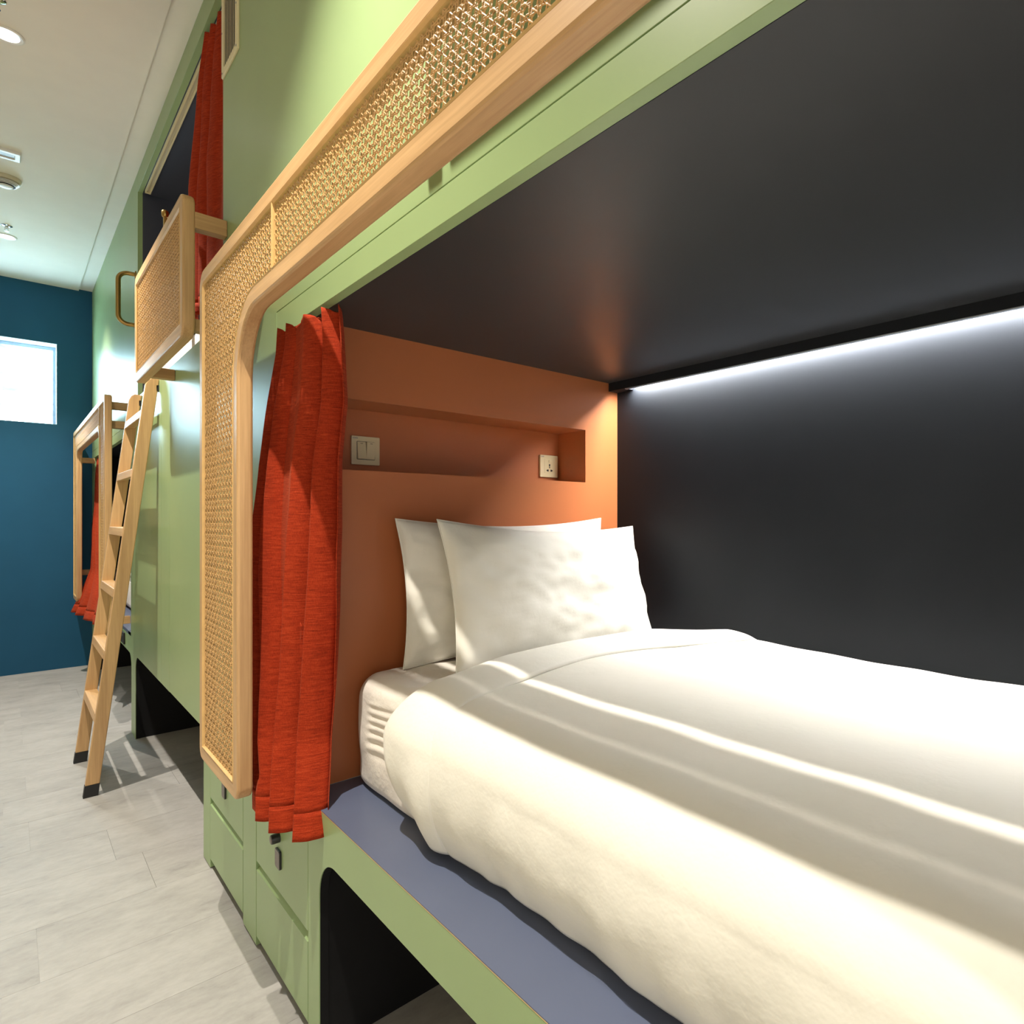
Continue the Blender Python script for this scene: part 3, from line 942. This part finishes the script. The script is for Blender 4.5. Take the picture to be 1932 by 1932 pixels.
def duvet():
    t = thing('duvet', 'white duvet folded back below the pillows and hanging over the bench edge', 'duvet', (1.18, 0.4, ZB))
    P = duvet_profile()
    ys = np.linspace(-0.38, 1.235, 190)
    V = []
    for yy in ys:
        for (x, z, s) in P:
            n1 = mnoise.noise(Vector((x * 3.2, yy * 3.0, 1.7)))
            n2 = mnoise.noise(Vector((x * 9, yy * 8, 4.1)))
            n3 = mnoise.noise(Vector((z * 14, yy * 20, 8.3)))
            hem = max(0.0, s - 1)
            hw = 0.012 * math.sin(yy * 23) * mnoise.noise(Vector((yy * 6, 0, 3))) + 0.014 * mnoise.noise(Vector((yy * 9, 1, 3)))
            if s <= 1:
                V.append((x - 0.010 * n1 * s, yy, z + (0.010 * n1 + 0.003 * n2) * (1 - 0.5 * s)))
            else:
                V.append((x - 0.012 * n1 - 0.007 * n3 * hem - hw * hem, yy, z + 0.004 * n2 + hw * hem * 0.6))
    n = len(P)
    Fc = [(i * n + k, i * n + k + 1, (i + 1) * n + k + 1, (i + 1) * n + k) for i in range(len(ys) - 1) for k in range(n - 1)]
    o = mesh_obj('cover', V, Fc, M['linen'], t, True)
    md = o.modifiers.new('thickness', 'SOLIDIFY'); md.thickness = 0.016; md.offset = -1
    # turned-down band
    yl = lambda x: 1.145 + 0.045 * math.sin((x - 0.62) * 2.6) - 0.11 * smooth01((x - 1.05) / 0.6)
    yu = lambda x: 1.365 - 0.035 * smooth01((0.95 - x) / 0.35) - 0.17 * smooth01((x - 1.46) / 0.2)
    V = []
    m_ = 22
    rows = []
    for (x, z, s) in P:
        sd = smooth01(min(1.0, s))
        a0 = yl(x) - 0.01 * sd
        a1 = yu(x) + 0.045 * sd - 0.09 * max(0.0, s - 1)
        ln = []
        for k in range(m_ + 1):
            f = k / m_
            puff = 0.020 * (math.sin(math.pi * min(1, max(0, f * 0.94 + 0.03)))) ** 0.45
            yy = a0 + (a1 - a0) * f
            nz = 0.006 * mnoise.noise(Vector((x * 5, yy * 9, 6.6 + z * 4)))
            h = 0.006 + puff + nz * math.sin(math.pi * f)
            if f > 0.9:
                h -= 0.035 * ((f - 0.9) / 0.1) ** 2
            c_ = 1 - sd
            ln.append((x - h * sd * 0.8 + (0.012 * math.sin(yy * 31) * max(0, s - 1)), yy, z + h * c_ + 0.0 * sd))
        rows.append(ln)
    V = [v for ln in rows for v in ln]
    q = m_ + 1
    Fc = [(i * q + k, (i + 1) * q + k, (i + 1) * q + k + 1, i * q + k + 1) for i in range(len(rows) - 1) for k in range(m_)]
    o = mesh_obj('turned_down_band', V, Fc, M['linen'], t, True)
    md = o.modifiers.new('thickness', 'SOLIDIFY'); md.thickness = 0.010; md.offset = -1
duvet()

def pillow(label, cen, wdt, hgt, thick, lean, yaw, seed, roll=0.0):
    t = thing('pillow', label, 'pillow', cen, 'pillows on the foreground bunk')
    N, Mz = 56, 40
    rot = Euler((lean, roll, yaw)).to_matrix()
    sheets = []
    for sgn in (1, -1):
        g_ = []
        for j in range(Mz + 1):
            v = -1 + 2 * j / Mz
            for i in range(N + 1):
                u = -1 + 2 * i / N
                # pincushion outline, plump middle
                ou = u * (1 - 0.055 * (1 - v * v)) if True else u
                ov = v * (1 - 0.075 * (1 - u * u))
                body = max(0.0, (1 - abs(u) ** 2.6)) ** 0.55 * max(0.0, (1 - abs(v) ** 2.6)) ** 0.55
                wr_ = 0.016 * mnoise.noise(Vector((u * 2.6 + seed, v * 2.4, seed))) + 0.008 * mnoise.noise(Vector((u * 8, v * 7 + seed, 2)))
                edge = (1 - body)
                crease = 0.010 * edge * math.sin(9 * (u * 0.7 - v) + seed) * body ** 0.3
                d = sgn * (thick / 2 * body + 0.0015) + (wr_ + crease) * body ** 0.4
                sag = -0.012 * (1 - u * u) * (v > 0) * v
                g_.append(Vector((ou * wdt / 2, -d, ov * hgt / 2 + sag)))
        sheets.append(g_)
    V, Fc = [], []
    n = (N + 1) * (Mz + 1)
    for sh_ in sheets:
        for p_ in sh_:
            q = rot @ p_
            V.append((cen[0] + q.x, cen[1] + q.y, cen[2] + q.z))
    for k in (0, 1):
        for j in range(Mz):
            for i in range(N):
                a = k * n + j * (N + 1) + i
                q = (a, a + 1, a + N + 2, a + N + 1)
                Fc.append(q if k == 0 else q[::-1])
    rim = [i for i in range(N + 1)] + [(j + 1) * (N + 1) - 1 for j in range(1, Mz + 1)] + [Mz * (N + 1) + i for i in range(N - 1, -1, -1)] + [j * (N + 1) for j in range(Mz - 1, 0, -1)]
    for a, b_ in zip(rim, rim[1:] + rim[:1]):
        Fc.append((b_, a, a + n, b_ + n))
    mesh_obj('pillowcase', V, Fc, M['linen'], t, True)
    # seam piping round the edge
    path = [((V[a][0] + V[a + n][0]) / 2, (V[a][1] + V[a + n][1]) / 2, (V[a][2] + V[a + n][2]) / 2) for a in rim[::2]]
    path.append(path[0])
    tube('seam', path, 0.0022, M['linen'], t, 6)
    return t
pillow('white pillow at the back, leaning on the terracotta headboard', (1.165, 1.622, -0.212), 0.79, 0.415, 0.12, -0.12, 0.0, 1.3)
pillow('white pillow in front, propped against the other pillow', (1.215, 1.470, -0.222), 0.775, 0.42, 0.14, -0.30, 0.0, 5.7, 0.035)

# ------------------------------------------------------------------ switch and socket on the headboard recess
YN2 = 1.860
def text_part(txt, size, x, y, z, parent):
    cu = bpy.data.curves.new('label_text', 'FONT')
    cu.body = txt
    cu.size = size
    cu.extrude = 0.0001
    cu.materials.append(M['ink'])
    tmp = bpy.data.objects.new('label_text_curve', cu)
    COL.objects.link(tmp)
    dg = bpy.context.evaluated_depsgraph_get()
    me = bpy.data.meshes.new_from_object(tmp.evaluated_get(dg))
    me.name = 'label_text'
    bpy.data.objects.remove(tmp)
    o = bpy.data.objects.new('label_text', me)
    COL.objects.link(o)
    o.parent = parent
    off = wloc(parent)
    o.location = (x - off.x, y - off.y, z + H - off.z)
    o.rotation_euler = (math.pi / 2, 0, 0)

def rrect_xz(name, x0, x1, z0, z1, y0, y1, r, mat, parent, b=0.0):
    lp = rounded([(x0, z0), (x1, z0), (x1, z1), (x0, z1)], [r] * 4, 4)
    n = len(lp)
    vs = [(a, y0, b_) for a, b_ in lp] + [(a, y1, b_) for a, b_ in lp]
    fs = [tuple(range(n)), tuple(range(n, 2 * n))[::-1]] + [((i + 1) % n, i, n + i, n + (i + 1) % n) for i in range(n)]
    o = mesh_obj(name, vs, fs, mat, parent)
    if b:
        bev(o, b)
    return o

def switch():
    x0, x1, z0, z1 = 0.730, 0.816, 0.157, 0.243
    t = thing('light_switch', 'cream double rocker switch in the headboard recess beside the curtain', 'switch', (0.773, YN2, 0.157))
    rrect_xz('cover_plate', x0, x1, z0, z1, YN2 - 0.009, YN2 - 0.0004, 0.003, M['cream'], t, 0.0015)
    rrect_xz('well', x0 + 0.0155, x1 - 0.0155, z0 + 0.0155, z1 - 0.0155, YN2 - 0.0094, YN2 - 0.0088, 0.002, M['rubber'], t)
    xm = (x0 + x1) / 2
    for a, b_, s in ((x0 + 0.0165, xm - 0.0008, 1), (xm + 0.0008, x1 - 0.0165, -1)):
        za, zb = z0 + 0.0168, z1 - 0.0168
        f0, f1 = (0.0085, 0.0015) if s > 0 else (0.0015, 0.0085)
        yb = YN2 - 0.0092
        vs = [(a, yb, za), (b_, yb, za), (b_, yb, zb), (a, yb, zb), (a, yb - f0, za), (b_, yb - f0, za), (b_, yb - f1, zb), (a, yb - f1, zb)]
        ro = mesh_obj('rocker', vs, [(0, 3, 2, 1), (4, 5, 6, 7), (0, 1, 5, 4), (1, 2, 6, 5), (2, 3, 7, 6), (3, 0, 4, 7)], M['cream'], t)
        bev(ro, 0.0008)
        zz = zb - 0.006
        yy = yb - f1 - (f0 - f1) * 0.11 - 0.0004
        box('indicator_mark', (a + b_) / 2 - 0.0035, (a + b_) / 2 + 0.0035, yy, yy + 0.0006, zz, zz + 0.0011, M['rubber'], ro)
    text_part('G2/03', 0.0062, x0 + 0.003, YN2 - 0.0093, z1 - 0.0085, t)
switch()

def socket():
    x0, x1, z0, z1 = 1.437, 1.523, 0.151, 0.236
    t = thing('socket_outlet', 'cream universal wall socket at the right end of the headboard recess', 'socket', (1.48, YN2, 0.151))
    rrect_xz('cover_plate', x0, x1, z0, z1, YN2 - 0.010, YN2 - 0.0004, 0.003, M['cream'], t, 0.0018)
    rrect_xz('insert', x0 + 0.019, x1 - 0.017, z0 + 0.017, z1 - 0.015, YN2 - 0.0108, YN2 - 0.0098, 0.002, M['cream'], t, 0.0004)
    xm, yf = (x0 + x1) / 2 + 0.001, YN2 - 0.0111
    rrect_xz('rocker', xm - 0.004, xm + 0.010, z1 - 0.0285, z1 - 0.0185, yf - 0.0016, yf + 0.0006, 0.002, M['cream'], t, 0.0006)
    for cx, cz, wx, hz in ((xm, z0 + 0.0465, 0.0055, 0.0095), (xm, z0 + 0.038, 0.0045, 0.0052), (xm - 0.0095, z0 + 0.0262, 0.0095, 0.0055), (xm + 0.0095, z0 + 0.0262, 0.0095, 0.0055), (xm - 0.0075, z0 + 0.0262, 0.0042, 0.0085), (xm + 0.0075, z0 + 0.0262, 0.0042, 0.0085)):
        rrect_xz('pin_slot', cx - wx / 2, cx + wx / 2, cz - hz / 2, cz + hz / 2, yf, yf + 0.0006, 0.0012, M['rubber'], t)
    text_part('G2/P3', 0.0058, x0 + 0.003, YN2 - 0.0103, z1 - 0.0085, t)
socket()

# ------------------------------------------------------------------ wall vent by the upper opening
def vent():
    y0, y1, z0, z1 = 2.303, 2.511, 1.541, 1.84
    t = thing('vent_grille', 'cream slatted vent grille high on the green wall beside the upper curtain', 'vent', (XF, 2.407, 1.541))
    b_ = 0.026
    sh_ = lambda d: rounded([(y0 + d, z0 + d), (y1 - d, z0 + d), (y1 - d, z1 - d), (y0 + d, z1 - d)], [max(0.003, d * 0.6)] * 4, 5)
    ring('grille_frame', t, [(XF - 0.007, sh_(0.002)), (XF - 0.004, sh_(0)), (XF - 0.0004, sh_(0)), (XF - 0.0004, sh_(b_)), (XF - 0.006, sh_(b_)), (XF - 0.007, sh_(b_ - 0.002))], [M['cream']], lambda a, c: 0)
    box('duct_backing', XF - 0.0012, XF - 0.0003, y0 + b_, y1 - b_, z0 + b_, z1 - b_, M['rubber'], t)
    k = 8
    for i in range(k):
        yy = y0 + b_ + (i + 0.5) * (y1 - y0 - 2 * b_) / k
        mesh_obj('slat', [(XF - 0.0062, yy - 0.0030, z0 + b_), (XF - 0.0050, yy + 0.0030, z0 + b_), (XF - 0.0036, yy + 0.0030, z0 + b_), (XF - 0.0048, yy - 0.0030, z0 + b_), (XF - 0.0062, yy - 0.0030, z1 - b_), (XF - 0.0050, yy + 0.0030, z1 - b_), (XF - 0.0036, yy + 0.0030, z1 - b_), (XF - 0.0048, yy - 0.0030, z1 - b_)], BOXF, M['cream'], t)
    for yy in (y0 + 0.012, y1 - 0.012):
        for zz in (z0 + 0.014, z1 - 0.014, (z0 + z1) / 2 + 0.005):
            lathe('screw', [(0.0035, -0.0085), (0.0035, -0.0066)], M['greyplastic'], t, (XF, yy, zz), 'X', 10)
vent()

# ------------------------------------------------------------------ ceiling fittings
def downlight(y, label):
    t = thing('downlight', label, 'ceiling light', (0.0, y, ZT), 'downlights along the corridor ceiling')
    lathe('trim_ring', [(0.040, -0.0002), (0.058, -0.0002), (0.058, -0.004), (0.052, -0.007), (0.040, -0.004)], M['whiteplastic'], t, (-0.002, y, ZT), 'Z', 36)
    lathe('diffuser', [(0.042, -0.0045), (0.030, -0.0072), (0.004, -0.0085)], M['lampglow'], t, (-0.002, y, ZT), 'Z', 32)
    ld = bpy.data.lights.new('downlight_beam', 'SPOT')
    ld.energy = SPOT_W
    ld.color = SPOT_COL
    ld.spot_size = math.radians(97)
    ld.spot_blend = 1.0
    ld.shadow_soft_size = 0.013
    lo = bpy.data.objects.new('downlight_beam', ld)
    COL.objects.link(lo)
    lo.parent = t
    lo.location = (0, 0, -0.018)
downlight(3.58, 'larger-looking round recessed downlight in the pale ceiling, before the white rectangular fitting')
downlight(6.16, 'round recessed downlight near the blue end wall, below a sprinkler')
downlight(-1.30, 'unseen recessed downlight added to the row behind the viewpoint')  # unseen lamp, added at the row's spacing to bounce light onto the ceiling
downlight(1.18, 'recessed downlight over the foreground bunk, above the frame edge')

def detector():
    t = thing('smoke_detector', 'cream domed smoke detector on the ceiling with slotted rim', 'smoke detector', (-0.005, 5.10, ZT))
    c = (-0.005, 5.10, ZT)
    lathe('base', [(0.068, -0.0003), (0.070, -0.010), (0.066, -0.022), (0.050, -0.026)], M['cream_dark'], t, c, 'Z', 36)
    lathe('sensor_core', [(0.046, -0.026), (0.044, -0.046), (0.030, -0.050)], M['rubber'], t, c, 'Z', 28)
    for k in range(3):
        z = -0.030 - k * 0.006
        r = 0.060 - k * 0.006
        lathe('slot_ring', [(r - 0.014, z), (r, z), (r, z - 0.0028), (r - 0.014, z - 0.0028)], M['whiteplastic'], t, c, 'Z', 28)
    lathe('cap', [(0.034, -0.049), (0.030, -0.055), (0.012, -0.059)], M['whiteplastic'], t, c, 'Z', 24)
detector()

def ceiling_vent():
    t = thing('ceiling_fitting', 'white rectangular fitting with a grey insert on the ceiling', 'ceiling fitting', (-0.07, 4.74, ZT))
    x0, x1, y0, y1 = -0.195, 0.056, 4.69, 4.80
    lp = lambda d, r: [(a, b_) for a, b_ in rounded([(x0 + d, y0 + d), (x1 - d, y0 + d), (x1 - d, y1 - d), (x0 + d, y1 - d)], [r] * 4, 5)]
    V, n = [], len(lp(0, .004))
    for z, d, r in ((-0.0003, 0, .004), (-0.012, 0, .004), (-0.016, 0.004, .004), (-0.016, 0.022, .012), (-0.010, 0.026, .012)):
        V += [(a, b_, ZT + z) for a, b_ in lp(d, r)]
    fs = [(i * n + k, (i + 1) * n + k, (i + 1) * n + (k + 1) % n, i * n + (k + 1) % n) for i in range(4) for k in range(n)]
    mesh_obj('bezel', V, fs, M['whiteplastic'], t)
    box('insert', x0 + 0.022, x1 - 0.022, y0 + 0.022, y1 - 0.022, ZT - 0.011, ZT - 0.0005, M['greyplastic'], t)
ceiling_vent()

def sprinkler(x, y, label):
    t = thing('sprinkler', label, 'sprinkler', (x, y, ZT), 'ceiling sprinklers')
    c = (x, y, ZT)
    lathe('escutcheon', [(0.030, -0.0003), (0.030, -0.003), (0.014, -0.010)], M['chrome'], t, c, 'Z', 24)
    lathe('stem', [(0.008, -0.010), (0.008, -0.024), (0.004, -0.028)], M['chrome'], t, c, 'Z', 12)
    for s in (-1, 1):
        box('yoke_arm', x + s * 0.009 - 0.0018, x + s * 0.009 + 0.0018, y - 0.003, y + 0.003, ZT - 0.040, ZT - 0.012, M['chrome'], t)
    lathe('deflector', [(0.014, -0.040), (0.014, -0.0415)], M['chrome'], t, c, 'Z', 16)
sprinkler(0.0, 5.93, 'chrome sprinkler head on the ceiling beside the far downlight')
sprinkler(-0.03, 3.36, 'chrome sprinkler head cut by the picture edge beside the larger-looking downlight')
